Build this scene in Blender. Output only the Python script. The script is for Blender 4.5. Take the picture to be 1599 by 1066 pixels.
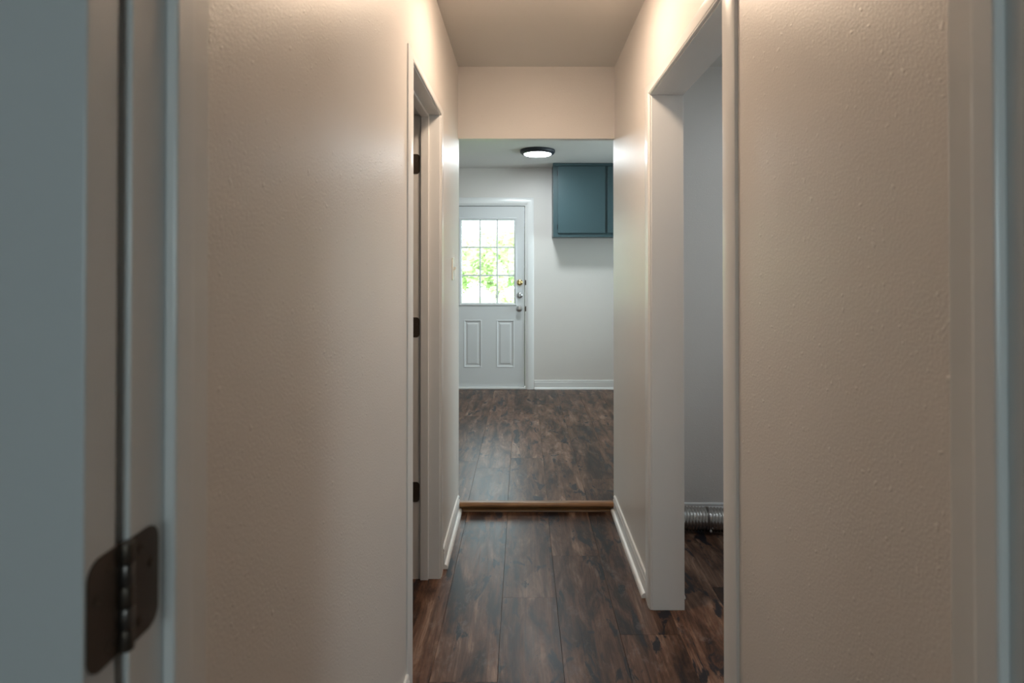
import bpy, bmesh, math, random
from mathutils import Vector, Matrix
random.seed(7)
C = bpy.context.scene.collection
S = bpy.context.scene
for o in list(bpy.data.objects): bpy.data.objects.remove(o)

# ---------------------------------------------------------------- camera, world, exposure
EYE = 1.392; F = 900.0; PITCH = 0.5
cam_d = bpy.data.cameras.new('camera'); cam = bpy.data.objects.new('camera', cam_d); C.objects.link(cam)
cam.location = (0, 0, EYE); cam.rotation_euler = (math.radians(90+PITCH), 0, 0)
cam_d.sensor_fit = 'HORIZONTAL'; cam_d.sensor_width = 36; cam_d.lens = 36*F/1599
cam_d.shift_x = -17.5/1599; cam_d.shift_y = -(115+F*math.tan(math.radians(PITCH)))/1599
cam_d.clip_start = 0.02
cam_d.dof.use_dof = True; cam_d.dof.focus_distance = 2.9; cam_d.dof.aperture_fstop = 4.0
S.camera = cam
W = bpy.data.worlds.new('overcast_sky'); S.world = W; W.use_nodes = True
bg = W.node_tree.nodes['Background']; bg.inputs[0].default_value = (.80, .92, 1.0, 1); bg.inputs[1].default_value = 9.0
S.view_settings.view_transform = 'Standard'; S.view_settings.look = 'None'
S.view_settings.exposure = 0.12; S.view_settings.gamma = 1; S.view_settings.use_curve_mapping = False
KITCHEN_LAMP = 105.0; HALL_LAMP = 74.0; ADDED_LAUNDRY_LAMP = 52.0
def portal(name, loc, rot, w, h):
    d = bpy.data.lights.new(name, 'AREA'); d.shape = 'RECTANGLE'; d.size = w; d.size_y = h; d.cycles.is_portal = True
    o = bpy.data.objects.new(name, d); C.objects.link(o); o.location = loc; o.rotation_euler = rot; return o
H = math.pi/2

# ---------------------------------------------------------------- materials
def mat(name, col, rough=.5, metal=0, bump=None, var=None, spec=.5, nubs=False):
    m = bpy.data.materials.new(name); m.use_nodes = True; nt = m.node_tree; b = nt.nodes['Principled BSDF']
    b.inputs['Base Color'].default_value = (*col, 1); b.inputs['Roughness'].default_value = rough
    b.inputs['Metallic'].default_value = metal; b.inputs['Specular IOR Level'].default_value = spec
    tc = nt.nodes.new('ShaderNodeTexCoord')
    if var:      # (scale, amount): faint mottling of the paint
        n = nt.nodes.new('ShaderNodeTexNoise'); n.inputs['Scale'].default_value = var[0]; n.inputs['Detail'].default_value = 4
        nt.links.new(tc.outputs['Object'], n.inputs['Vector'])
        r = nt.nodes.new('ShaderNodeMapRange'); r.inputs['To Min'].default_value = 1-var[1]; r.inputs['To Max'].default_value = 1+var[1]
        nt.links.new(n.outputs['Fac'], r.inputs['Value'])
        mx = nt.nodes.new('ShaderNodeVectorMath'); mx.operation = 'SCALE'; mx.inputs[0].default_value = col
        nt.links.new(r.outputs[0], mx.inputs['Scale']); nt.links.new(mx.outputs[0], b.inputs['Base Color'])
    if bump:     # (scale, strength, distance)
        n = nt.nodes.new('ShaderNodeTexNoise'); n.inputs['Scale'].default_value = bump[0]; n.inputs['Detail'].default_value = 3
        nt.links.new(tc.outputs['Object'], n.inputs['Vector'])
        bp = nt.nodes.new('ShaderNodeBump'); bp.inputs['Strength'].default_value = bump[1]; bp.inputs['Distance'].default_value = bump[2]
        h = n.outputs['Fac']
        if nubs:   # sparse paint nubs from the roller
            k = nt.nodes.new('ShaderNodeTexNoise'); k.inputs['Scale'].default_value = 85; k.inputs['Detail'].default_value = 1
            nt.links.new(tc.outputs['Object'], k.inputs['Vector'])
            kr = nt.nodes.new('ShaderNodeMapRange'); kr.inputs['From Min'].default_value = .70; kr.inputs['From Max'].default_value = .80; kr.inputs['To Max'].default_value = 1.1
            nt.links.new(k.outputs['Fac'], kr.inputs['Value'])
            ad = nt.nodes.new('ShaderNodeMath'); ad.operation = 'ADD'; nt.links.new(h, ad.inputs[0]); nt.links.new(kr.outputs[0], ad.inputs[1]); h = ad.outputs[0]
        nt.links.new(h, bp.inputs['Height']); nt.links.new(bp.outputs[0], b.inputs['Normal'])
    return m
def emit(name, col, s):
    m = mat(name, (.9, .9, .9), .4); b = m.node_tree.nodes['Principled BSDF']
    b.inputs['Emission Color'].default_value = (*col, 1); b.inputs['Emission Strength'].default_value = s; return m
def glass_mat():
    m = bpy.data.materials.new('clear_glass'); m.use_nodes = True; nt = m.node_tree; nt.nodes.clear()
    out = nt.nodes.new('ShaderNodeOutputMaterial'); mx = nt.nodes.new('ShaderNodeMixShader')
    t = nt.nodes.new('ShaderNodeBsdfTransparent'); g = nt.nodes.new('ShaderNodeBsdfGlossy'); fr = nt.nodes.new('ShaderNodeFresnel')
    t.inputs[0].default_value = (.93, .97, .95, 1); g.inputs['Roughness'].default_value = .02
    nt.links.new(fr.outputs[0], mx.inputs[0]); nt.links.new(t.outputs[0], mx.inputs[1]); nt.links.new(g.outputs[0], mx.inputs[2])
    nt.links.new(mx.outputs[0], out.inputs[0]); return m
def plank_mat():
    m = bpy.data.materials.new('distressed_wood_plank'); m.use_nodes = True; nt = m.node_tree; b = nt.nodes['Principled BSDF']
    N = nt.nodes.new; L = nt.links.new
    tc = N('ShaderNodeTexCoord'); oi = N('ShaderNodeObjectInfo')
    off = N('ShaderNodeVectorMath'); off.operation = 'SCALE'; off.inputs[0].default_value = (37, 91, 53); L(oi.outputs['Random'], off.inputs['Scale'])
    ad = N('ShaderNodeVectorMath'); ad.operation = 'ADD'; L(tc.outputs['Object'], ad.inputs[0]); L(off.outputs[0], ad.inputs[1])
    def noise(sx, sy, sc, det=5, rough=.6, dist=0):
        mp = N('ShaderNodeMapping'); mp.inputs['Scale'].default_value = (sx, sy, 1); L(ad.outputs[0], mp.inputs['Vector'])
        n = N('ShaderNodeTexNoise'); n.inputs['Scale'].default_value = sc; n.inputs['Detail'].default_value = det
        n.inputs['Roughness'].default_value = rough; n.inputs['Distortion'].default_value = dist
        L(mp.outputs[0], n.inputs['Vector']); return n
    def ramp(src, stops):
        r = N('ShaderNodeValToRGB'); e = r.color_ramp.elements
        while len(e) > 1: e.remove(e[-1])
        e[0].position = stops[0][0]; e[0].color = (*stops[0][1], 1)
        for p, c in stops[1:]: x = e.new(p); x.color = (*c, 1)
        L(src, r.inputs[0]); return r
    broad = noise(13, 2.6, 1.0, 7, .68, .5)
    base = ramp(broad.outputs['Fac'], [(.34, (.016, .010, .009)), (.43, (.050, .025, .016)), (.50, (.105, .052, .031)), (.57, (.145, .080, .051)), (.66, (.26, .17, .122))])
    grain = noise(120, 3.0, 1.0, 4, .6, .2)
    g = ramp(grain.outputs['Fac'], [(.3, (.60, .58, .58)), (.7, (1.35, 1.32, 1.32))])
    mul = N('ShaderNodeMix'); mul.data_type = 'RGBA'; mul.blend_type = 'MULTIPLY'; mul.inputs[0].default_value = 1
    L(base.outputs[0], mul.inputs[6]); L(g.outputs[0], mul.inputs[7])
    sm = noise(15, 5.0, 1.0, 6, .62, .7)                      # charred dark smudges
    smr = ramp(sm.outputs['Fac'], [(.565, (0, 0, 0)), (.61, (1, 1, 1))])
    mx = N('ShaderNodeMix'); mx.data_type = 'RGBA'; L(smr.outputs[0], mx.inputs[0]); L(mul.outputs[2], mx.inputs[6]); mx.inputs[7].default_value = (.017, .015, .019, 1)
    pw = noise(14, 7, 1.0, 8, .75, .3)                          # pale chalky scuffs
    pwr = ramp(pw.outputs['Fac'], [(.56, (0, 0, 0)), (.72, (.65, .65, .65))])
    mx2 = N('ShaderNodeMix'); mx2.data_type = 'RGBA'; L(pwr.outputs[0], mx2.inputs[0]); L(mx.outputs[2], mx2.inputs[6]); mx2.inputs[7].default_value = (.21, .165, .145, 1)
    tone = N('ShaderNodeMapRange'); tone.inputs['To Min'].default_value = .72; tone.inputs['To Max'].default_value = 1.25
    fr = N('ShaderNodeMath'); fr.operation = 'FRACT'; m7 = N('ShaderNodeMath'); m7.operation = 'MULTIPLY'; m7.inputs[1].default_value = 7.13
    L(oi.outputs['Random'], m7.inputs[0]); L(m7.outputs[0], fr.inputs[0]); L(fr.outputs[0], tone.inputs['Value'])
    sc = N('ShaderNodeVectorMath'); sc.operation = 'SCALE'; L(mx2.outputs[2], sc.inputs[0]); L(tone.outputs[0], sc.inputs['Scale'])
    L(sc.outputs[0], b.inputs['Base Color']); b.inputs['Specular IOR Level'].default_value = .27
    rr = N('ShaderNodeMapRange'); rr.inputs['To Min'].default_value = .26; rr.inputs['To Max'].default_value = .46
    L(grain.outputs['Fac'], rr.inputs['Value']); L(rr.outputs[0], b.inputs['Roughness'])
    bp = N('ShaderNodeBump'); bp.inputs['Strength'].default_value = .25; bp.inputs['Distance'].default_value = .0012
    L(grain.outputs['Fac'], bp.inputs['Height']); L(bp.outputs[0], b.inputs['Normal'])
    return m
def leaf_mat(name, col):
    m = bpy.data.materials.new(name); m.use_nodes = True; nt = m.node_tree; nt.nodes.clear()
    out = nt.nodes.new('ShaderNodeOutputMaterial'); mx = nt.nodes.new('ShaderNodeMixShader'); mx.inputs[0].default_value = .45
    d = nt.nodes.new('ShaderNodeBsdfDiffuse'); t = nt.nodes.new('ShaderNodeBsdfTranslucent')
    tc = nt.nodes.new('ShaderNodeTexCoord'); n = nt.nodes.new('ShaderNodeTexNoise'); n.inputs['Scale'].default_value = 3
    nt.links.new(tc.outputs['Object'], n.inputs['Vector'])
    r = nt.nodes.new('ShaderNodeValToRGB'); r.color_ramp.elements[0].position = .35; r.color_ramp.elements[1].position = .65
    r.color_ramp.elements[0].color = (*[c*.6 for c in col], 1); r.color_ramp.elements[1].color = (*col, 1)
    nt.links.new(n.outputs['Fac'], r.inputs[0]); nt.links.new(r.outputs[0], d.inputs[0]); nt.links.new(r.outputs[0], t.inputs[0])
    nt.links.new(d.outputs[0], mx.inputs[1]); nt.links.new(t.outputs[0], mx.inputs[2]); nt.links.new(mx.outputs[0], out.inputs[0]); return m
def oak_mat():
    m = mat('golden_oak', (.27, .13, .045), .38); nt = m.node_tree; b = nt.nodes['Principled BSDF']
    tc = nt.nodes.new('ShaderNodeTexCoord'); mp = nt.nodes.new('ShaderNodeMapping'); mp.inputs['Scale'].default_value = (4, 60, 60)
    n = nt.nodes.new('ShaderNodeTexNoise'); n.inputs['Scale'].default_value = 2; n.inputs['Detail'].default_value = 6
    r = nt.nodes.new('ShaderNodeValToRGB'); r.color_ramp.elements[0].position = .3; r.color_ramp.elements[1].position = .7
    r.color_ramp.elements[0].color = (.15, .066, .022, 1); r.color_ramp.elements[1].color = (.34, .17, .062, 1)
    nt.links.new(tc.outputs['Object'], mp.inputs[0]); nt.links.new(mp.outputs[0], n.inputs['Vector']); nt.links.new(n.outputs['Fac'], r.inputs[0])
    nt.links.new(r.outputs[0], b.inputs['Base Color']); return m
M = dict(
    wall=mat('eggshell_wall_paint', (.77, .73, .695), .40, bump=(205, .4, .0016), var=(2.5, .025), nubs=True),
    ceil=mat('ceiling_paint', (.76, .735, .70), .6, bump=(160, .3, .002), var=(2, .02)),
    trim=mat('semi_gloss_white_trim', (.85, .85, .845), .28, bump=(40, .06, .001)),
    door=mat('white_door_paint', (.72, .735, .745), .36, bump=(60, .05, .001), var=(3, .02)),
    slab=mat('concrete_subfloor', (.16, .12, .1), .8, var=(3, .1)),
    plank=plank_mat(), oak=oak_mat(), glass=glass_mat(),
    bronze=mat('aged_bronze', (.105, .082, .066), .40, .7, bump=(300, .1, .0005)),
    worn=mat('worn_bronze', (.17, .15, .14), .35, .9, bump=(300, .1, .0005)),
    nickel=mat('satin_nickel', (.62, .62, .63), .28, 1, bump=(200, .05, .0005)),
    brass=mat('polished_brass', (.83, .62, .28), .2, 1, bump=(200, .04, .0005)),
    black=mat('black_powder_coat', (.018, .02, .03), .45, bump=(300, .05, .0005)),
    cab=mat('dark_teal_cabinet_paint', (.046, .086, .098), .40, bump=(80, .06, .001), var=(4, .05)),
    alu=mat('aluminium_foil_duct', (.50, .49, .48), .24, 1, var=(12, .1)),
    plate=mat('ivory_switch_plastic', (.83, .81, .74), .25, bump=(50, .02, .0005)),
    seal=mat('dark_weatherstrip', (.05, .035, .03), .7, var=(20, .2)),
    kit=emit('cool_white_diffuser', (.88, .97, 1.0), KITCHEN_LAMP),
    laundry=emit('added_laundry_diffuser', (.84, .93, 1.0), ADDED_LAUNDRY_LAMP),  # glow of the lamp added in the laundry
    warm=emit('warm_white_diffuser', (1.0, .755, .55), HALL_LAMP),
    grass=mat('lawn_grass', (.16, .26, .06), .9, bump=(8, .5, .03), var=(6, .35)),
    bark=mat('tree_bark', (.14, .12, .10), .9, bump=(14, .6, .02), var=(9, .3)),
    leaf1=leaf_mat('bright_leaf', (.74, .84, .50)), leaf2=leaf_mat('mid_leaf', (.56, .70, .45)),
    shingle=mat('exterior_siding', (.55, .55, .52), .7, var=(3, .05)))

# ---------------------------------------------------------------- mesh helpers
def box(bm, lo, hi):
    m = Matrix.Translation([(a+b)/2 for a, b in zip(lo, hi)]) @ Matrix.Diagonal([*(abs(b-a) for a, b in zip(lo, hi)), 1])
    return bmesh.ops.create_cube(bm, size=1, matrix=m)['verts']
def obj(name, bm, m, parent=None, bevel=0, seg=2, smooth=False):
    if bevel: bmesh.ops.bevel(bm, geom=list(bm.edges), offset=bevel, segments=seg, profile=.5, affect='EDGES', clamp_overlap=True)
    bmesh.ops.recalc_face_normals(bm, faces=bm.faces)
    me = bpy.data.meshes.new(name); bm.to_mesh(me); bm.free()
    me.materials.append(M[m])
    if smooth:
        for p in me.polygons: p.use_smooth = True
    o = bpy.data.objects.new(name, me); C.objects.link(o)
    if parent: o.parent = parent; o.matrix_parent_inverse = Matrix.Translation(-parent.location) if parent.type == 'EMPTY' else Matrix()
    return o
def boxobj(name, lo, hi, m, parent=None, bevel=0, seg=2):
    bm = bmesh.new(); box(bm, lo, hi); return obj(name, bm, m, parent, bevel, seg)
def tag(o, label, cat, group=None, kind=None):
    o['label'] = label; o['category'] = cat
    if group: o['group'] = group
    if kind: o['kind'] = kind
    return o
def struct(o, label, cat): return tag(o, label, cat, kind='structure')
def empty(name, loc):
    o = bpy.data.objects.new(name, None); C.objects.link(o); o.location = loc; o.empty_display_size = .1
    bpy.context.view_layer.update(); return o
def prism(bm, prof, to3, a, b):
    """extrude closed 2-D profile between a and b; to3(u, v, t) -> xyz"""
    A = [bm.verts.new(to3(u, v, a)) for u, v in prof]; B = [bm.verts.new(to3(u, v, b)) for u, v in prof]
    n = len(prof)
    for i in range(n): bm.faces.new((A[i], A[(i+1) % n], B[(i+1) % n], B[i]))
    bm.faces.new(A[::-1]); bm.faces.new(B)
def lathe(bm, prof, to3, n=32):
    """prof: (r, h) from axis to axis; to3(x, y, h)"""
    rings = []
    for r, h in prof:
        if r < 1e-6: rings.append([bm.verts.new(to3(0, 0, h))])
        else: rings.append([bm.verts.new(to3(r*math.cos(2*math.pi*k/n), r*math.sin(2*math.pi*k/n), h)) for k in range(n)])
    for a, b in zip(rings, rings[1:]):
        for k in range(n):
            q = [a[k % len(a)], a[(k+1) % len(a)], b[(k+1) % len(b)], b[k % len(b)]]
            q = list(dict.fromkeys(q))
            if len(q) > 2: bm.faces.new(q)
def shade(o, ang=40):
    for p in o.data.polygons: p.use_smooth = True
    o.data.set_sharp_from_angle(angle=math.radians(ang)); return o

# ---------------------------------------------------------------- the place (metres; y is depth from the lens, hall floor z = 0)
XL, XR = -.375, .526            # faces of the hall walls
YD0, YD1 = .49, .60              # partition with the near door
YE, YK = 3.31, 3.36              # end wall of the hall / start of the kitchen
YB = 6.39                        # kitchen far wall face
CE, CK, KF = 2.55, 2.50, .05     # ceilings, kitchen floor level
WT = .13                         # hall wall thickness
HEADZ = 2.135
SIDE_X0, SIDE_X1 = -2.3, 2.7
LY0, LY1, LZ = 1.934, 2.590, 2.08     # left doorway (clear opening, head)
RY0, RY1, RZ = 1.498, 2.355, 2.10     # right doorway
NX0, NX1, NZ = -.328, .443, 2.04      # near doorway clear opening
RYB = -3.0

def wall(name, boxes, label, m='wall'):
    bm = bmesh.new()
    for lo, hi in boxes: box(bm, lo, hi)
    return struct(obj(name, bm, m), label, 'wall')
J = .019
wall('wall_left', [((XL-WT, YD1, 0), (XL, LY0-J, CE)), ((XL-WT, LY1+J, 0), (XL, YE, CE)), ((XL-WT, LY0-J, LZ+J), (XL, LY1+J, CE))],
     'cream wall of the narrow hallway with the small hinged doorway in it')
wall('wall_right', [((XR, YD1, 0), (XR+WT, RY0-J, CE)), ((XR, RY1+J, 0), (XR+WT, YE, CE)), ((XR, RY0-J, RZ+J), (XR+WT, RY1+J, CE))],
     'cream hallway wall with the wide doorless opening to the laundry room')
wall('wall_end', [((SIDE_X0, YE, 0), (XL, YK, CE)), ((XR, YE, 0), (SIDE_X1, YK, CE)), ((XL, YE, HEADZ), (XR, YK, CE))],
     'wall and dropped header over the open passage into the kitchen')
wall('wall_near', [((SIDE_X0, YD0, 0), (NX0-J, YD1, CE)), ((NX1+J, YD0, 0), (SIDE_X1, YD1, CE)), ((NX0-J, YD0, NZ+J), (NX1+J, YD1, CE))],
     'partition wall around the door frame at the start of the hallway')
DX0, DX1, DZ1 = -.792, .021, 2.081
wall('wall_kitchen_far', [((SIDE_X0, YB, 0), (DX0-.03, YB+.12, CK)), ((DX1+.03, YB, 0), (SIDE_X1, YB+.12, CK)), ((DX0-.03, YB, DZ1+.03), (DX1+.03, YB+.12, CK))],
     'far kitchen wall behind the exterior door and the teal cabinet')
KW = (3.8, 5.9, .9, 2.25)       # added kitchen side window y0 y1 z0 z1
def side_wall(name, x0, x1, y0, y1, z1, w, label):
    a, b, c, d = w
    return wall(name, [((x0, y0, 0), (x1, a, z1)), ((x0, b, 0), (x1, y1, z1)), ((x0, a, 0), (x1, b, c)), ((x0, a, d), (x1, b, z1))], label)
side_wall('wall_kitchen_right', SIDE_X1, SIDE_X1+.12, YK, YB+.12, CK, KW, 'kitchen side wall with the added window beyond the cabinet')
wall('wall_kitchen_left', [((SIDE_X0-.12, YK, 0), (SIDE_X0, YB+.12, CK))], 'plain kitchen side wall beyond the exterior door')
LW = (2.0, 2.6, 1.3, 1.95)
side_wall('wall_laundry_right', SIDE_X1, SIDE_X1+.12, YD1, YK, CE, LW, 'laundry room outer wall with an added window')
wall('wall_closet_left', [((SIDE_X0-.12, YD1, 0), (SIDE_X0, YK, CE))], 'outer wall of the side room off the hallway')
wall('wall_bedroom_left', [((SIDE_X0-.12, RYB, 0), (SIDE_X0, YD1, CE))], 'plain side wall of the room before the hallway')
wall('wall_bedroom_right', [((SIDE_X1, RYB, 0), (SIDE_X1+.12, YD1, CE))], 'opposite plain side wall of the room before the hallway')
BW = (-.58, .58, 1.1, 2.0)
wall('wall_bedroom_back', [((SIDE_X0-.12, RYB-.12, 0), (BW[0], RYB, CE)), ((BW[1], RYB-.12, 0), (SIDE_X1+.12, RYB, CE)),
     ((BW[0], RYB-.12, 0), (BW[1], RYB, BW[2])), ((BW[0], RYB-.12, BW[3]), (BW[1], RYB, CE))], 'back wall with added window of the room before the hallway')
struct(boxobj('ceiling', (SIDE_X0-.12, RYB-.12, CE), (SIDE_X1+.12, YK, CE+.1), 'ceil'), 'painted ceiling of the hallway above the dropped header', 'ceiling')
struct(boxobj('ceiling_kitchen', (SIDE_X0-.12, YK, CK), (SIDE_X1+.12, YB+.12, CK+.15), 'ceil'), 'pale kitchen ceiling that carries the round light', 'ceiling')

# ---------------------------------------------------------------- floors of single planks
floor = struct(boxobj('floor', (SIDE_X0-.12, RYB-.12, -.2), (SIDE_X1+.12, YE, -.007), 'slab'), 'dark brown distressed wood plank floor of the hallway', 'floor')
kfloor = struct(boxobj('floor_kitchen', (SIDE_X0-.12, YE+.004, -.2), (SIDE_X1+.12, YB+.12, KF-.007), 'slab'), 'brown distressed wood plank floor of the kitchen, one low step up', 'floor')
PW, PL = .228, 1.22
cache = {}
def plank(parent, x0, x1, y0, y1, z):
    w, l = round(x1-x0, 4), round(y1-y0, 4)
    if l < .02 or w < .02: return
    if (w, l) not in cache:
        bm = bmesh.new(); g = .0003
        prof = [(-w/2+g, -.006), (w/2-g, -.006), (w/2-g, -.0006), (w/2-g-.0006, 0), (-w/2+g+.0006, 0), (-w/2+g, -.0006)]
        prism(bm, prof, lambda u, v, t: (u, t, v), -l/2+g, l/2-g)
        bmesh.ops.recalc_face_normals(bm, faces=bm.faces)
        me = bpy.data.meshes.new('plank'); bm.to_mesh(me); bm.free(); me.materials.append(M['plank']); cache[(w, l)] = me
    o = bpy.data.objects.new('plank', cache[(w, l)]); C.objects.link(o); o.parent = parent
    o.location = ((x0+x1)/2, (y0+y1)/2, z); return o
def lay(parent, xa, xb, ya, yb, z, starts):
    k = math.ceil((xa-.14)/PW - 1) ; x = .14+k*PW
    while x < xb:
        x0, x1 = max(x, xa), min(x+PW, xb)
        key = round((x-.14)/PW); s = starts.get(key, random.uniform(0, PL))
        y = s-math.ceil((s-ya)/PL+1)*PL
        while y < yb:
            a, b = max(y, ya), min(y+PL, yb)
            if b-a > .02 and x1-x0 > .02: plank(parent, x0, x1, a, b, z)
            y += PL
        x += PW
lay(floor, -1.3, 1.75, .2, YE-.012, 0, {0: 2.80, -1: 2.447, 1: 2.2, -2: 1.95})
lay(kfloor, SIDE_X0+.01, SIDE_X1-.01, YE+.022, YB-.01, KF, {0: 4.45, -1: 4.08, 1: 4.9, -2: 5.1})
# step nosing: rounded oak strip with a small strip under it
st = bmesh.new()
prism(st, [(.034, KF+.0005), (.02, KF+.004), (.0, KF+.0045), (-.010, KF+.002), (-.016, KF-.006), (-.016, KF-.014), (-.010, KF-.021), (.004, KF-.024), (.012, KF-.03), (.012, .0), (.020, 0), (.020, KF-.012), (.034, KF-.0005)],
      lambda u, v, t: (t, YE-.008+u, v), XL+.012, XR-.012)
tr = struct(obj('trim_1', st, 'oak', bevel=0), 'golden oak nosing strip along the low step into the kitchen', 'threshold')
shade(tr, 50)
cm = bmesh.new(); prism(cm, [(0, 0), (.0105, .0)] + [(.0105-.0125*math.sin(math.radians(a)), .0135*math.cos(math.radians(a-0)) if a else .0135) for a in (90, 60, 30)] + [(.0105, .0135)],
      lambda u, v, t: (t, YE-.006+u, v+.0003), XL+.03, XR-.03)
shade(obj('quarter_round', cm, 'oak', tr), 50)

# ---------------------------------------------------------------- baseboards: board with rounded cap and a shoe moulding
def base(name, to3, a, b, label, h=.092):
    p = [(0, 0), (.012, 0), (.012, h-.022), (.009, h-.018), (.0085, h-.013), (.0105, h-.010), (.0105, h-.005), (.007, h), (0, h)]
    bm = bmesh.new(); prism(bm, p, to3, a, b); o = struct(shade(obj(name, bm, 'trim'), 35), label, 'baseboard')
    q = [(.012, 0), (.027, 0)] + [(.012+.015*math.cos(math.radians(t)), .006+.015*math.sin(math.radians(t))) for t in (0, 18, 36, 54, 72, 90)]
    s = bmesh.new(); prism(s, q, to3, a, b); shade(obj('shoe_moulding', s, 'trim', o), 35)
    return o
LC, RC = .074, .085             # casing widths
base('baseboard_left', lambda u, v, t: (XL+u, t, v), LY1+.086, YE-.004, 'white baseboard between the small hinged doorway and the step')
base('baseboard_left_near', lambda u, v, t: (XL+u, t, v), YD1+.002, LY0-LC-.004, 'white baseboard before the small hinged doorway')
base('baseboard_right', lambda u, v, t: (XR-u, t, v), RY1+RC+.002, YE-.004, 'white baseboard between the wide opening and the step')
base('baseboard_right_near', lambda u, v, t: (XR-u, t, v), YD1+.002, RY0-RC-.002, 'white baseboard before the wide opening')
base('baseboard_kitchen', lambda u, v, t: (t, YB-u, KF+v), DX1+.103, SIDE_X1, 'white baseboard along the far kitchen wall', .1)
base('baseboard_laundry_end', lambda u, v, t: (t, YE-u, v), XR+WT+.03, SIDE_X1-.03, 'low white baseboard behind the foil duct', .05)
base('baseboard_laundry_left', lambda u, v, t: (XR+WT+u, t, v), RY1+.08, YE-.03, 'white baseboard on the laundry side of the hallway wall')

# ---------------------------------------------------------------- door casings (mitred, moulded) and jambs
def casing(name, to3, s0, s1, top, width, k, label, zb=0, th=.013):
    prof = [(0, 0), (0, .007), (.004, th*.75), (.010, th*.75), (.012, th*.9), (.02, th), (width-.008, th*.9), (width, th*.6), (width, 0)]
    bm = bmesh.new(); rows = []
    for u, d in prof:
        kk = k
        rows.append([bm.verts.new(to3(s0-u, zb, d)), bm.verts.new(to3(s0-u, top+u*kk, d)), bm.verts.new(to3(s1+u, top+u*kk, d)), bm.verts.new(to3(s1+u, zb, d))])
    n = len(rows)
    for i in range(n):
        a, b = rows[i], rows[(i+1) % n]
        for j in range(3): bm.faces.new((a[j], a[j+1], b[j+1], b[j]))
    bm.faces.new([r[0] for r in rows]); bm.faces.new([r[3] for r in rows][::-1])
    return struct(shade(obj(name, bm, 'trim'), 30), label, 'door casing')
def jamb_set(name, lo, hi, top, axis, d0, d1, stop, label, zb=0):
    """frame lining an opening from lo to hi along axis ('x' or 'y'), depth d0..d1; stop=(a,b) depth of door stop"""
    def bx(bm, a0, a1, dd0, dd1, z0, z1):
        if axis == 'y': box(bm, (dd0, a0, z0), (dd1, a1, z1))
        else: box(bm, (a0, dd0, z0), (a1, dd1, z1))
    root = None
    parts = [('side_jamb', lo-J, lo, zb, top), ('side_jamb', hi, hi+J, zb, top), ('head_jamb', lo-J, hi+J, top, top+J)]
    bm = bmesh.new(); p = parts[2]; bx(bm, p[1], p[2], d0, d1, p[3], p[4])
    root = struct(obj(name, bm, 'trim', bevel=.0012), label, 'door frame')
    for p in parts[:2]:
        bm = bmesh.new(); bx(bm, p[1], p[2], d0, d1, p[3], p[4]-.0002); obj(p[0], bm, 'trim', root, bevel=.0015)
    if stop:
        t = .0115
        for (a0, a1, z0, z1) in ((lo, lo+t, zb, top), (hi-t, hi, zb, top), (lo+t, hi-t, top-t, top)):
            bm = bmesh.new(); bx(bm, a0, a1, stop[0], stop[1], z0, z1); obj('door_stop', bm, 'trim', root, bevel=.003)
    return root
casing('trim_2', lambda s, z, d: (XL+d, s, z), LY0-.004, LY1+.004, LZ+.004, LC, .45, 'white casing around the small hinged doorway', th=.008)
jl = jamb_set('trim_3', LY0, LY1, LZ, 'y', XL-WT-.0005, XL+.0005, (XL-.085, XL-.048), 'white jambs and stops of the small doorway with three hinge leaves')
casing('trim_4', lambda s, z, d: (XR-d, s, z), RY0-.003, RY1+.003, RZ+.003, RC, .6, 'white casing around the wide doorless opening')
jamb_set('trim_5', RY0, RY1, RZ, 'y', XR-.0005, XR+WT+.0005, None, 'white jambs of the wide doorless opening to the laundry')
jn = jamb_set('trim_6', NX0, NX1, NZ, 'x', .482, .6005, (.526, .556), 'white door frame with stops at the start of the hallway')
casing('trim_7', lambda s, z, d: (s, .4815-d+.0085, z), NX0-.005, NX1+.005, NZ+.005, .057, 1, 'white casing on the bedroom side of the near door frame', th=.0095)

# ---------------------------------------------------------------- hinges
def rounded(w, h, r, n=6):
    pts = [(0, -h/2), (w-r, -h/2)]
    pts += [(w-r+r*math.sin(math.radians(90*k/n)), -h/2+r-r*math.cos(math.radians(90*k/n))) for k in range(1, n+1)]
    pts += [(w-r+r*math.cos(math.radians(90*k/n)), h/2-r+r*math.sin(math.radians(90*k/n))) for k in range(0, n+1)]
    pts += [(0, h/2)]
    return pts
def leaf(parent, to3, z, name='hinge_leaf', w=.036, h=.089, th=.0022):
    bm = bmesh.new(); prism(bm, rounded(w, h, .0145), lambda u, v, t: to3(u, z+v, t), -.0006, th-.0008)
    o = obj(name, bm, 'bronze', parent)
    for u, v in ((.010, .030), (.024, 0.0), (.010, -.030)) if False else ((.012, .031), (.026, .012), (.012, -.031)):
        s = bmesh.new(); lathe(s, [(0, .0), (.0042, 0), (.0042, .0008), (.0026, .0012), (.0012, .0004), (0, .0004)], lambda x, y, t: to3(u+x, z+v+y, th-.0008+t), 12)
        obj('screw', s, 'bronze', o, smooth=False)
    return o
def barrel(parent, x, y, z, r=.0055, h=.089):
    for k in range(5):
        a = z-h/2+k*h/5; bm = bmesh.new()
        lathe(bm, [(0, a+.0004), (r*.9, a+.0004), (r, a+.0014), (r, a+h/5-.0014), (r*.9, a+h/5-.0004), (0, a+h/5-.0004)], lambda p, q, t: (x+p, y+q, t), 16)
        shade(obj('hinge_knuckle', bm, 'worn' if k in (1, 3) else 'bronze', parent), 40)

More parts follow.
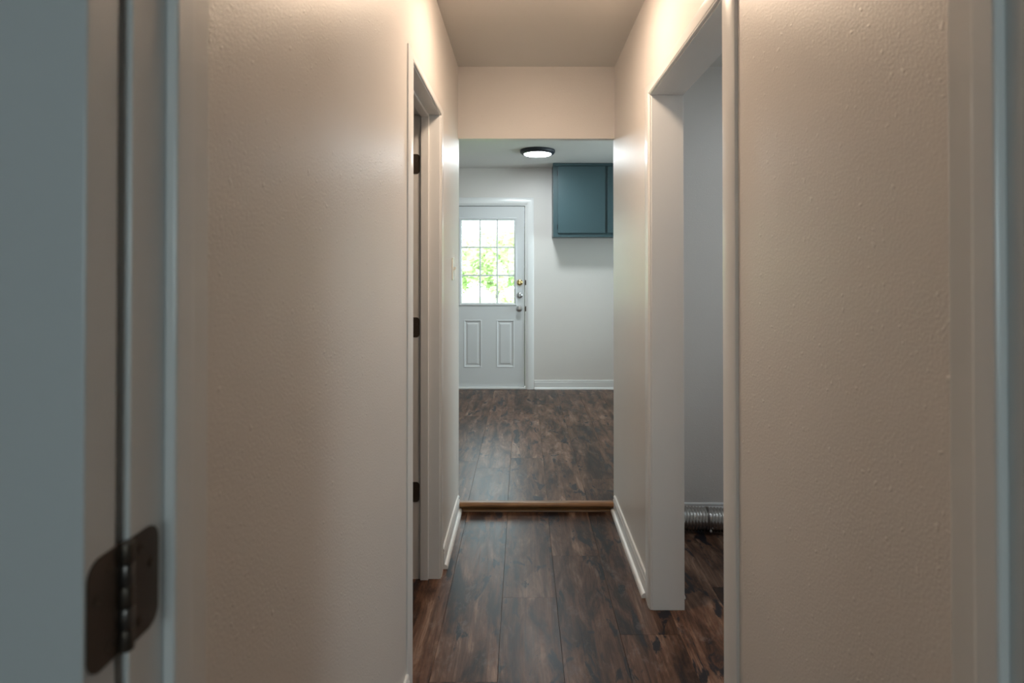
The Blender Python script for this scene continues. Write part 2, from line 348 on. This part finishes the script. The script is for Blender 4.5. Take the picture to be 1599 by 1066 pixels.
# near door: swung wide open on its hinges, flat against the bedroom side of the partition
nd = struct(empty('door_1', (-.34, .45, 0)), 'white door swung fully open beside the near frame, bronze hinge on its edge', 'door')
boxobj('slab', (-.331-.762, .4355, .012), (-.331, .4705, 2.03), 'door', nd, .0018)
for z in (1.122, 1.86, .25):
    leaf(nd, lambda u, v, t: (-.331+t, .4745-u, v), z)
    barrel(nd, -.3265, .4775, z)
    leaf(jn, lambda u, v, t: (NX0+t, .4825+u, v), z)
kb = bmesh.new(); lathe(kb, [(0, 0), (.032, 0), (.032, .006), (.012, .010), (.012, .03), (.026, .04), (.028, .052), (.02, .064), (0, .067)], lambda x, y, t: (-1.03+x, .4355-t, .95+y), 24)
shade(obj('knob', kb, 'nickel', nd), 40)
# side-room door, opened into the side room on the far jamb
sd = struct(empty('door_2', (-.51, 2.51, 0)), 'white door standing open inside the small side room', 'door')
boxobj('slab', (-.515-.61, 2.595, .012), (-.515, 2.630, 2.05), 'door', sd, .0018)
for z in (1.859, 1.125, .389):
    leaf(jl, lambda u, v, t: (XL-WT+u, LY1-t, v), z, w=.040)
    barrel(sd, XL-WT-.006, LY1+.001, z)
kb = bmesh.new(); lathe(kb, [(0, 0), (.032, 0), (.032, .006), (.012, .010), (.012, .03), (.026, .04), (.028, .052), (.02, .064), (0, .067)], lambda x, y, t: (-1.01+x, 2.595-t, .95+y), 24)
shade(obj('knob', kb, 'bronze', sd), 40)

# ---------------------------------------------------------------- kitchen exterior door
def KX(p): return (p-817)*YB/F
def KZ(p): return EYE+(418-p)*YB/F
YF = YB+.012                                     # door face
kd = struct(empty('door_3', ((DX0+DX1)/2, YF+.02, KF)), 'white exterior door with a nine-pane window and two raised panels', 'door')
gx0, gx1, gz0, gz1 = KX(718), KX(805.5), KZ(475.5), KZ(341)
px = [(KX(724), KX(752)), (KX(775), KX(803))]; pz = (KZ(573.5), KZ(499.5))
db = KF+.024
bm = bmesh.new()
xs = [DX0+.003, px[0][0], px[0][1], px[1][0], px[1][1], DX1-.007]
box(bm, (DX0+.003, YF, gz1), (DX1-.007, YF+.042, DZ1-.007))
box(bm, (DX0+.003, YF, gz0), (gx0, YF+.042, gz1)); box(bm, (gx1, YF, gz0), (DX1-.007, YF+.042, gz1))
box(bm, (DX0+.003, YF, pz[1]), (DX1-.007, YF+.042, gz0)); box(bm, (DX0+.003, YF, db), (DX1-.007, YF+.042, pz[0]))
for i in (0, 2, 4): box(bm, (xs[i], YF, pz[0]), (xs[i+1], YF+.042, pz[1]))
obj('slab', bm, 'door', kd)
for a, b in px:                                   # raised panels in a sunken moulding
    bm = bmesh.new(); rings = []
    for ins, dep in ((0, 0), (.006, -.004), (.014, .0), (.020, .007), (.034, .007), (.046, .001), (.07, .0005)):
        rings.append([bm.verts.new(v) for v in ((a+ins, YF+dep, pz[0]+ins), (b-ins, YF+dep, pz[0]+ins), (b-ins, YF+dep, pz[1]-ins), (a+ins, YF+dep, pz[1]-ins))])
    for r0, r1 in zip(rings, rings[1:]):
        for k in range(4): bm.faces.new((r0[k], r0[(k+1) % 4], r1[(k+1) % 4], r1[k]))
    bm.faces.new(rings[-1])
    back = [bm.verts.new((v.co.x, YF+.03, v.co.z)) for v in rings[0]]
    for k in range(4): bm.faces.new((back[k], back[(k+1) % 4], rings[0][(k+1) % 4], rings[0][k]))
    bm.faces.new(back[::-1]); obj('raised_panel', bm, 'door', kd)
lf_ = bmesh.new(); fr = .02                        # window frame standing proud of the slab
rings = []
for ins, dep in ((-.012, 0), (-.010, -.008), (-.004, -.012), (.008, -.010), (fr, -.003), (fr, .03), (0, .03), (0, .0)):
    rings.append([lf_.verts.new(v) for v in ((gx0+ins, YF+dep, gz0+ins), (gx1-ins, YF+dep, gz0+ins), (gx1-ins, YF+dep, gz1-ins), (gx0+ins, YF+dep, gz1-ins))])
for r0, r1 in zip(rings, rings[1:]+rings[:1]):
    for k in range(4): lf_.faces.new((r0[k], r0[(k+1) % 4], r1[(k+1) % 4], r1[k]))
wf = obj('window_frame', lf_, 'door', kd)
ix0, ix1, iz0, iz1 = gx0+fr, gx1-fr, gz0+fr, gz1-fr
vx = [ix0, KX(749.5), KX(776.3), ix1]; hz = [iz0, KZ(430), KZ(386), iz1]; mw = .0085
for x in vx[1:3]: boxobj('muntin', (x-mw, YF+.004, iz0), (x+mw, YF+.026, iz1), 'door', wf, .002)
for z in hz[1:3]:
    for i in range(3): boxobj('muntin', (vx[i]+(mw if i else 0), YF+.005, z-mw), (vx[i+1]-(mw if i < 2 else 0), YF+.025, z+mw), 'door', wf)
for i in range(3):
    for j in range(3):
        boxobj('pane', (vx[i]+(mw if i else 0), YF+.014, hz[j]+(mw if j else 0)), (vx[i+1]-(mw if i < 2 else 0), YF+.017, hz[j+1]-(mw if j < 2 else 0)), 'glass', wf)
def turn(name, m, x, z, prof, parent=kd):
    bm = bmesh.new(); lathe(bm, prof, lambda p, q, t: (x+p, YF-t, z+q), 28); return shade(obj(name, bm, m, parent), 40)
DB = [(0, 0), (.033, 0), (.034, .006), (.029, .014), (.018, .018), (0, .019)]
for y_, m_ in ((441, 'brass'), (461, 'nickel')):
    d_ = turn('deadbolt', m_, KX(811.5), KZ(y_), DB)
    d_['label'] = 'brass deadbolt' if m_ == 'brass' else 'satin nickel deadbolt'
    bm = bmesh.new(); box(bm, (KX(811.5)-.006, YF-.034, KZ(y_)-.016), (KX(811.5)+.006, YF-.017, KZ(y_)+.016)); obj('thumb_turn', bm, m_, d_, .002)
kn = turn('knob', 'nickel', KX(811), KZ(482), [(0, 0), (.034, 0), (.034, .005), (.014, .012), (.013, .03), (.024, .038), (.0285, .05), (.026, .060), (.012, .066), (0, .066)])
kn['label'] = 'satin nickel round knob'
# frame of that door
bm = bmesh.new()
box(bm, (DX1, YB-.002, KF), (DX1+.03, YB+.121, DZ1)); fro = struct(obj('trim_8', bm, 'trim'), 'white frame and sill of the exterior door', 'door frame')
boxobj('side_jamb', (DX0-.03, YB-.002, KF), (DX0, YB+.121, DZ1), 'trim', fro); boxobj('head_jamb', (DX0-.03, YB-.002, DZ1), (DX1+.03, YB+.121, DZ1+.03), 'trim', fro)
boxobj('weatherstrip', (DX1-.0068, YF+.004, KF+.03), (DX1-.0002, YF+.02, DZ1-.002), 'seal', fro)
boxobj('weatherstrip', (DX0+.003, YF+.004, DZ1-.0068), (DX1-.007, YF+.02, DZ1-.0002), 'seal', fro)
for z in (441, 482): boxobj('strike_plate', (DX1-.0022, YB-.0035, KZ(z)-.028), (DX1+.012, YB-.0005, KZ(z)+.028), 'bronze', fro, .0005)
boxobj('sill', (DX0-.0, YB-.012, KF), (DX1+.0, YF+.05, KF+.022), 'trim', fro, .004)
casing('trim_9', lambda s, z, d: (s, YB-d, z), DX0-.018, DX1+.018, DZ1+.012, .078, 1, 'pale casing around the exterior door', zb=KF, th=.016)

# ---------------------------------------------------------------- unseen windows added to let daylight into the rooms
def window(name, c, w, h, axis, label):
    r = struct(empty(name, (c[0], c[1], c[2]-h/2)), label, 'window')
    def bx(nm, a0, a1, z0, z1, d, m, bev=0):
        if axis == 'x': boxobj(nm, (c[0]+a0, c[1]-d, c[2]+z0), (c[0]+a1, c[1]+d, c[2]+z1), m, r, bev)
        else: boxobj(nm, (c[0]-d, c[1]+a0, c[2]+z0), (c[0]+d, c[1]+a1, c[2]+z1), m, r, bev)
    f = .045
    bx('frame', -w/2, -w/2+f, -h/2, h/2, .05, 'trim', .002); bx('frame', w/2-f, w/2, -h/2, h/2, .05, 'trim', .002)
    bx('frame', -w/2+f, w/2-f, h/2-f, h/2, .05, 'trim', .002); bx('window_sill', -w/2+f, w/2-f, -h/2, -h/2+f, .06, 'trim', .002)
    bx('meeting_rail', -w/2+f, w/2-f, -.02, .02, .025, 'trim', .002)
    bx('pane', -w/2+f, w/2-f, -h/2+f, -.02, .002, 'glass'); bx('pane', -w/2+f, w/2-f, .02, h/2-f, .002, 'glass')
window('added_window_1', (SIDE_X1+.06, (KW[0]+KW[1])/2, (KW[2]+KW[3])/2), KW[1]-KW[0], KW[3]-KW[2], 'y', 'white sash window added for daylight in the kitchen side wall')
window('added_window_2', (SIDE_X1+.06, (LW[0]+LW[1])/2, (LW[2]+LW[3])/2), LW[1]-LW[0], LW[3]-LW[2], 'y', 'white sash window added for daylight in the laundry room')
window('added_window_3', (0, RYB-.06, (BW[2]+BW[3])/2), BW[1]-BW[0], BW[3]-BW[2], 'x', 'white sash window added for daylight in the room before the hallway')
portal('daylight_added_kitchen_window', (SIDE_X1+.125, (KW[0]+KW[1])/2, (KW[2]+KW[3])/2), (0, H, 0), KW[3]-KW[2], KW[1]-KW[0])
portal('daylight_added_laundry_window', (SIDE_X1+.125, (LW[0]+LW[1])/2, (LW[2]+LW[3])/2), (0, H, 0), LW[3]-LW[2], LW[1]-LW[0])
portal('daylight_added_bedroom_window', (0, RYB-.125, (BW[2]+BW[3])/2), (H, 0, 0), BW[1]-BW[0], BW[3]-BW[2])
portal('daylight_exterior_door', ((gx0+gx1)/2, YB+.125, (gz0+gz1)/2), (-H, 0, 0), gx1-gx0, gz1-gz0)

# ---------------------------------------------------------------- ceiling lights
def ceiling_light(x, y, z, m, label, drop=.012):
    r = tag(empty('ceiling_light', (x, y, z)), label, 'ceiling light')
    bm = bmesh.new(); lathe(bm, [(0, 0), (.163, 0), (.165, -.004), (.165, -.018), (.160, -.028), (.150, -.036), (.132, -.040), (.126, -.036), (.126, -.02), (0, -.02)], lambda a, b, t: (x+a, y+b, z+t), 64)
    shade(obj('rim', bm, 'black', r), 35)
    bm = bmesh.new(); lathe(bm, [(0, -.021), (.1255, -.021), (.1255, -.038)]+[(.1255*math.cos(math.radians(a)), -.038-drop*math.sin(math.radians(a))) for a in (15, 30, 45, 60, 75)]+[(0, -.038-drop)], lambda a, b, t: (x+a, y+b, z+t), 64)
    shade(obj('diffuser', bm, m, r), 50)
ceiling_light(.136, 5.43, CK, 'kit', 'round ceiling light with black rim shining white in the kitchen')
ceiling_light(.079, 2.13, CE, 'warm', 'round ceiling light with black rim shining warm above the hallway', .032)
ceiling_light(1.75, 2.1, CE, 'laundry', 'unseen round ceiling light added to brighten the laundry room')  # unseen lamp, added to brighten the laundry wall

# ---------------------------------------------------------------- wall cabinet
CX0, CX1, CY, CZ0 = .318, 1.43, 6.09, 1.717
cb = tag(empty('wall_cabinet', ((CX0+CX1)/2, YB, CZ0)), 'dark teal wall cabinet hung at the kitchen ceiling', 'cabinet')
boxobj('body', (CX0, CY+.02, CZ0+.004), (CX1, YB-.001, CK-.002), 'cab', cb, .001)
bm = bmesh.new()
d0 = CX0+.048; dw = .500; gap = .026
box(bm, (CX0, CY, CZ0), (d0+.006, CY+.02, CK-.002)); box(bm, (CX1-.05, CY, CZ0), (CX1, CY+.02, CK-.002))
box(bm, (d0+.006, CY, CZ0), (CX1-.05, CY+.02, CZ0+.05)); box(bm, (d0+.006, CY, CK-.05), (CX1-.05, CY+.02, CK-.002))
box(bm, (d0+dw-.006, CY, CZ0+.05), (d0+dw+gap+.006, CY+.02, CK-.05)); obj('face_frame', bm, 'cab', cb)
boxobj('crown_strip', (CX0-.004, CY-.012, CK-.028), (CX1+.004, CY-.0005, CK-.002), 'cab', cb, .003)
for i in range(2):
    a = d0+i*(dw+gap)
    d = boxobj('door', (a, CY-.019, CZ0+.040), (a+dw, CY-.0008, CK-.036), 'cab', cb, .004, 3)
    for z in (CZ0+.11, CK-.11):
        hx = a-.004 if i == 0 else a+dw+.004
        bm = bmesh.new(); lathe(bm, [(0, z-.024), (.003, z-.024), (.0045, z-.02), (.0045, z+.02), (.003, z+.024), (0, z+.024)], lambda p, q, t: (hx+p, CY-.006+q, t), 12)
        shade(obj('hinge', bm, 'black', d), 40)

# ---------------------------------------------------------------- light switch on the left wall near the step
sw = tag(empty('light_switch', (XL, 3.06, 1.385)), 'ivory toggle light switch plate on the hallway wall near the kitchen', 'light switch')
bm = bmesh.new(); box(bm, (XL, 3.06-.036, 1.385-.059), (XL+.0065, 3.06+.036, 1.385+.059)); obj('plate', bm, 'plate', sw, .003, 3)
bm = bmesh.new(); prism(bm, [(0, -.011), (0, .011), (.013, .012), (.013, .004)], lambda u, v, t: (XL+.0065+u, t, 1.385+v), 3.06-.005, 3.06+.005); obj('toggle', bm, 'plate', sw, .001)
for dz in (-.03, .03):
    bm = bmesh.new(); lathe(bm, [(0, .0), (.0032, 0), (.0028, .0012), (0, .0016)], lambda x, y, t: (XL+.0063+t, 3.06+x, 1.385+dz+y), 12); obj('screw', bm, 'nickel', sw)

# ---------------------------------------------------------------- foil duct on the laundry floor
DR = .061
path = [Vector((.70, 3.080, DR+.004)), Vector((.85, 3.070, DR+.004)), Vector((1.0, 3.055, DR+.004)), Vector((1.2, 3.025, DR+.004)), Vector((1.4, 3.005, DR+.006)), Vector((1.6, 3.005, DR+.02)), Vector((1.75, 3.015, DR+.08)), Vector((1.84, 3.025, DR+.2)), Vector((1.87, 3.035, DR+.36))]
def crom(P, t):
    n = len(P)-1; i = min(int(t), n-1); f = t-i
    p0, p1, p2, p3 = P[max(i-1, 0)], P[i], P[i+1], P[min(i+2, n)]
    return .5*((2*p1)+(p2-p0)*f+(2*p0-5*p1+4*p2-p3)*f*f+(3*p1-p0-3*p2+p3)*f**3)
pts = [crom(path, k*(len(path)-1)/400) for k in range(401)]
L_ = [0]
for a, b in zip(pts, pts[1:]): L_.append(L_[-1]+(b-a).length)
def at(s):
    for i in range(400):
        if L_[i+1] >= s: break
    f = (s-L_[i])/max(L_[i+1]-L_[i], 1e-9); return pts[i].lerp(pts[i+1], f), (pts[i+1]-pts[i]).normalized()
du = tag(empty('dryer_duct', (1.2, 3.03, 0)), 'ribbed silver foil dryer duct lying on the laundry floor by the wall', 'duct')
bm = bmesh.new(); rings = []; pitch = .0165; step = pitch/6; s = 0; nseg = 36
while s < L_[-1]-.001:
    c, d = at(s); up = Vector((0, 0, 1)) if abs(d.z) < .9 else Vector((1, 0, 0)); up = Vector((0, 1, 0)); a = d.cross(up).normalized(); b = a.cross(d)
    ph = (s/pitch) % 1; r = DR-.0065*(.5-.5*math.cos(2*math.pi*ph))**1.5
    rings.append([bm.verts.new(c+r*(a*math.cos(2*math.pi*k/nseg)+b*math.sin(2*math.pi*k/nseg))) for k in range(nseg)]); s += step
for r0, r1 in zip(rings, rings[1:]):
    for k in range(nseg): bm.faces.new((r0[k], r0[(k+1) % nseg], r1[(k+1) % nseg], r1[k]))
tube = obj('tube', bm, 'alu', du, smooth=True)
# clamp band where two lengths meet
for i in range(400):
    if pts[i].x > .972: break
c, d = pts[i], (pts[i+1]-pts[i]).normalized(); a = d.cross(Vector((0, 1, 0))).normalized(); b = a.cross(d)
bm = bmesh.new(); lathe(bm, [(DR-.006, -.005), (DR+.0006, -.005), (DR+.0006, .005), (DR-.006, .005), (DR-.006, -.005)], lambda x, y, t: c+a*x+b*y+d*t, 48)
cl = shade(obj('clamp', bm, 'worn', du), 40)
q = c+Vector((.002, -DR*.80, -DR*.62))
bm = bmesh.new(); lathe(bm, [(0, 0), (.006, 0), (.006, .009), (.004, .012), (0, .012)], lambda x, y, t: q+Vector((x, -t*.8, y-t*.3)), 12); obj('screw', bm, 'nickel', cl)

# ---------------------------------------------------------------- garden seen through the door panes
struct(boxobj('ground', (-14, YB+.13, -.5), (14, 34, -.35), 'grass'), 'bright green lawn outside the exterior door', 'lawn')
def plant(name, x, y, trunk_h, trunk_r, cz, rx, rz, n, lm, size, label, group):
    r = tag(empty(name, (x, y, -.35)), label, 'tree' if trunk_h > 1 else 'bush', group)
    bm = bmesh.new(); lathe(bm, [(0, -.35), (trunk_r*1.5, -.35), (trunk_r*1.05, -.1), (trunk_r, trunk_h*.5), (trunk_r*.7, trunk_h), (0, trunk_h+.1)], lambda p, q, t: (x+p+.05*math.sin(t*1.7+x), y+q, t), 12)
    shade(obj('trunk', bm, 'bark', r), 60)
    bm = bmesh.new()
    blobs = [(random.gauss(0, .45)*rx, random.gauss(0, .45)*rx, random.gauss(0, .45)*rz) for _ in range(14)]
    for _ in range(n):
        bx_, by_, bz_ = random.choice(blobs); v = Vector((random.gauss(0, 1), random.gauss(0, 1), random.gauss(0, 1))).normalized()*random.uniform(.5, 1)
        c = Vector((x+bx_+v.x*rx*.4, y+by_+v.y*rx*.4, max(cz+bz_+v.z*rz*.4, -.3)))
        u = Vector((random.gauss(0, 1), random.gauss(0, 1), random.gauss(0, .6))).normalized(); w = u.orthogonal().normalized(); s = size*random.uniform(.6, 1.3)
        bm.faces.new([bm.verts.new(c+p) for p in (-u*s, w*s*.45-u*s*.1, u*s, -w*s*.45-u*s*.1)])
    f = obj('foliage', bm, lm, r); f['kind'] = 'stuff'
plant('garden_tree', -2.5, 15.5, 2.6, .10, 1.9, 1.15, 1.25, 4200, 'leaf1', .10, 'yellow green leafy tree beyond the lawn seen through the door panes', 'garden trees')
plant('garden_tree', .9, 17.0, 3.0, .12, 2.1, 1.25, 1.3, 4200, 'leaf1', .11, 'bright green tree standing apart from the bushes', 'garden trees')
plant('garden_tree', -1.0, 22.5, 2.4, .07, 1.7, 1.9, 1.7, 6000, 'leaf1', .13, 'tall pale green tree at the far end of the garden', 'garden trees')
for i, (x, y, q, lm) in enumerate(((-1.45, 10.6, .42, 'leaf2'), (-.42, 9.6, .24, 'leaf2'), (-.35, 12.6, .45, 'leaf1'))):
    plant('garden_bush', x, y, .5, .03, .45, q, q*1.5, 1500, lm, .05, ['dark green bush on the lawn beyond the exterior door', 'smallest green bush close to the exterior door', 'yellow green bush behind the small dark one'][i], 'garden bushes')
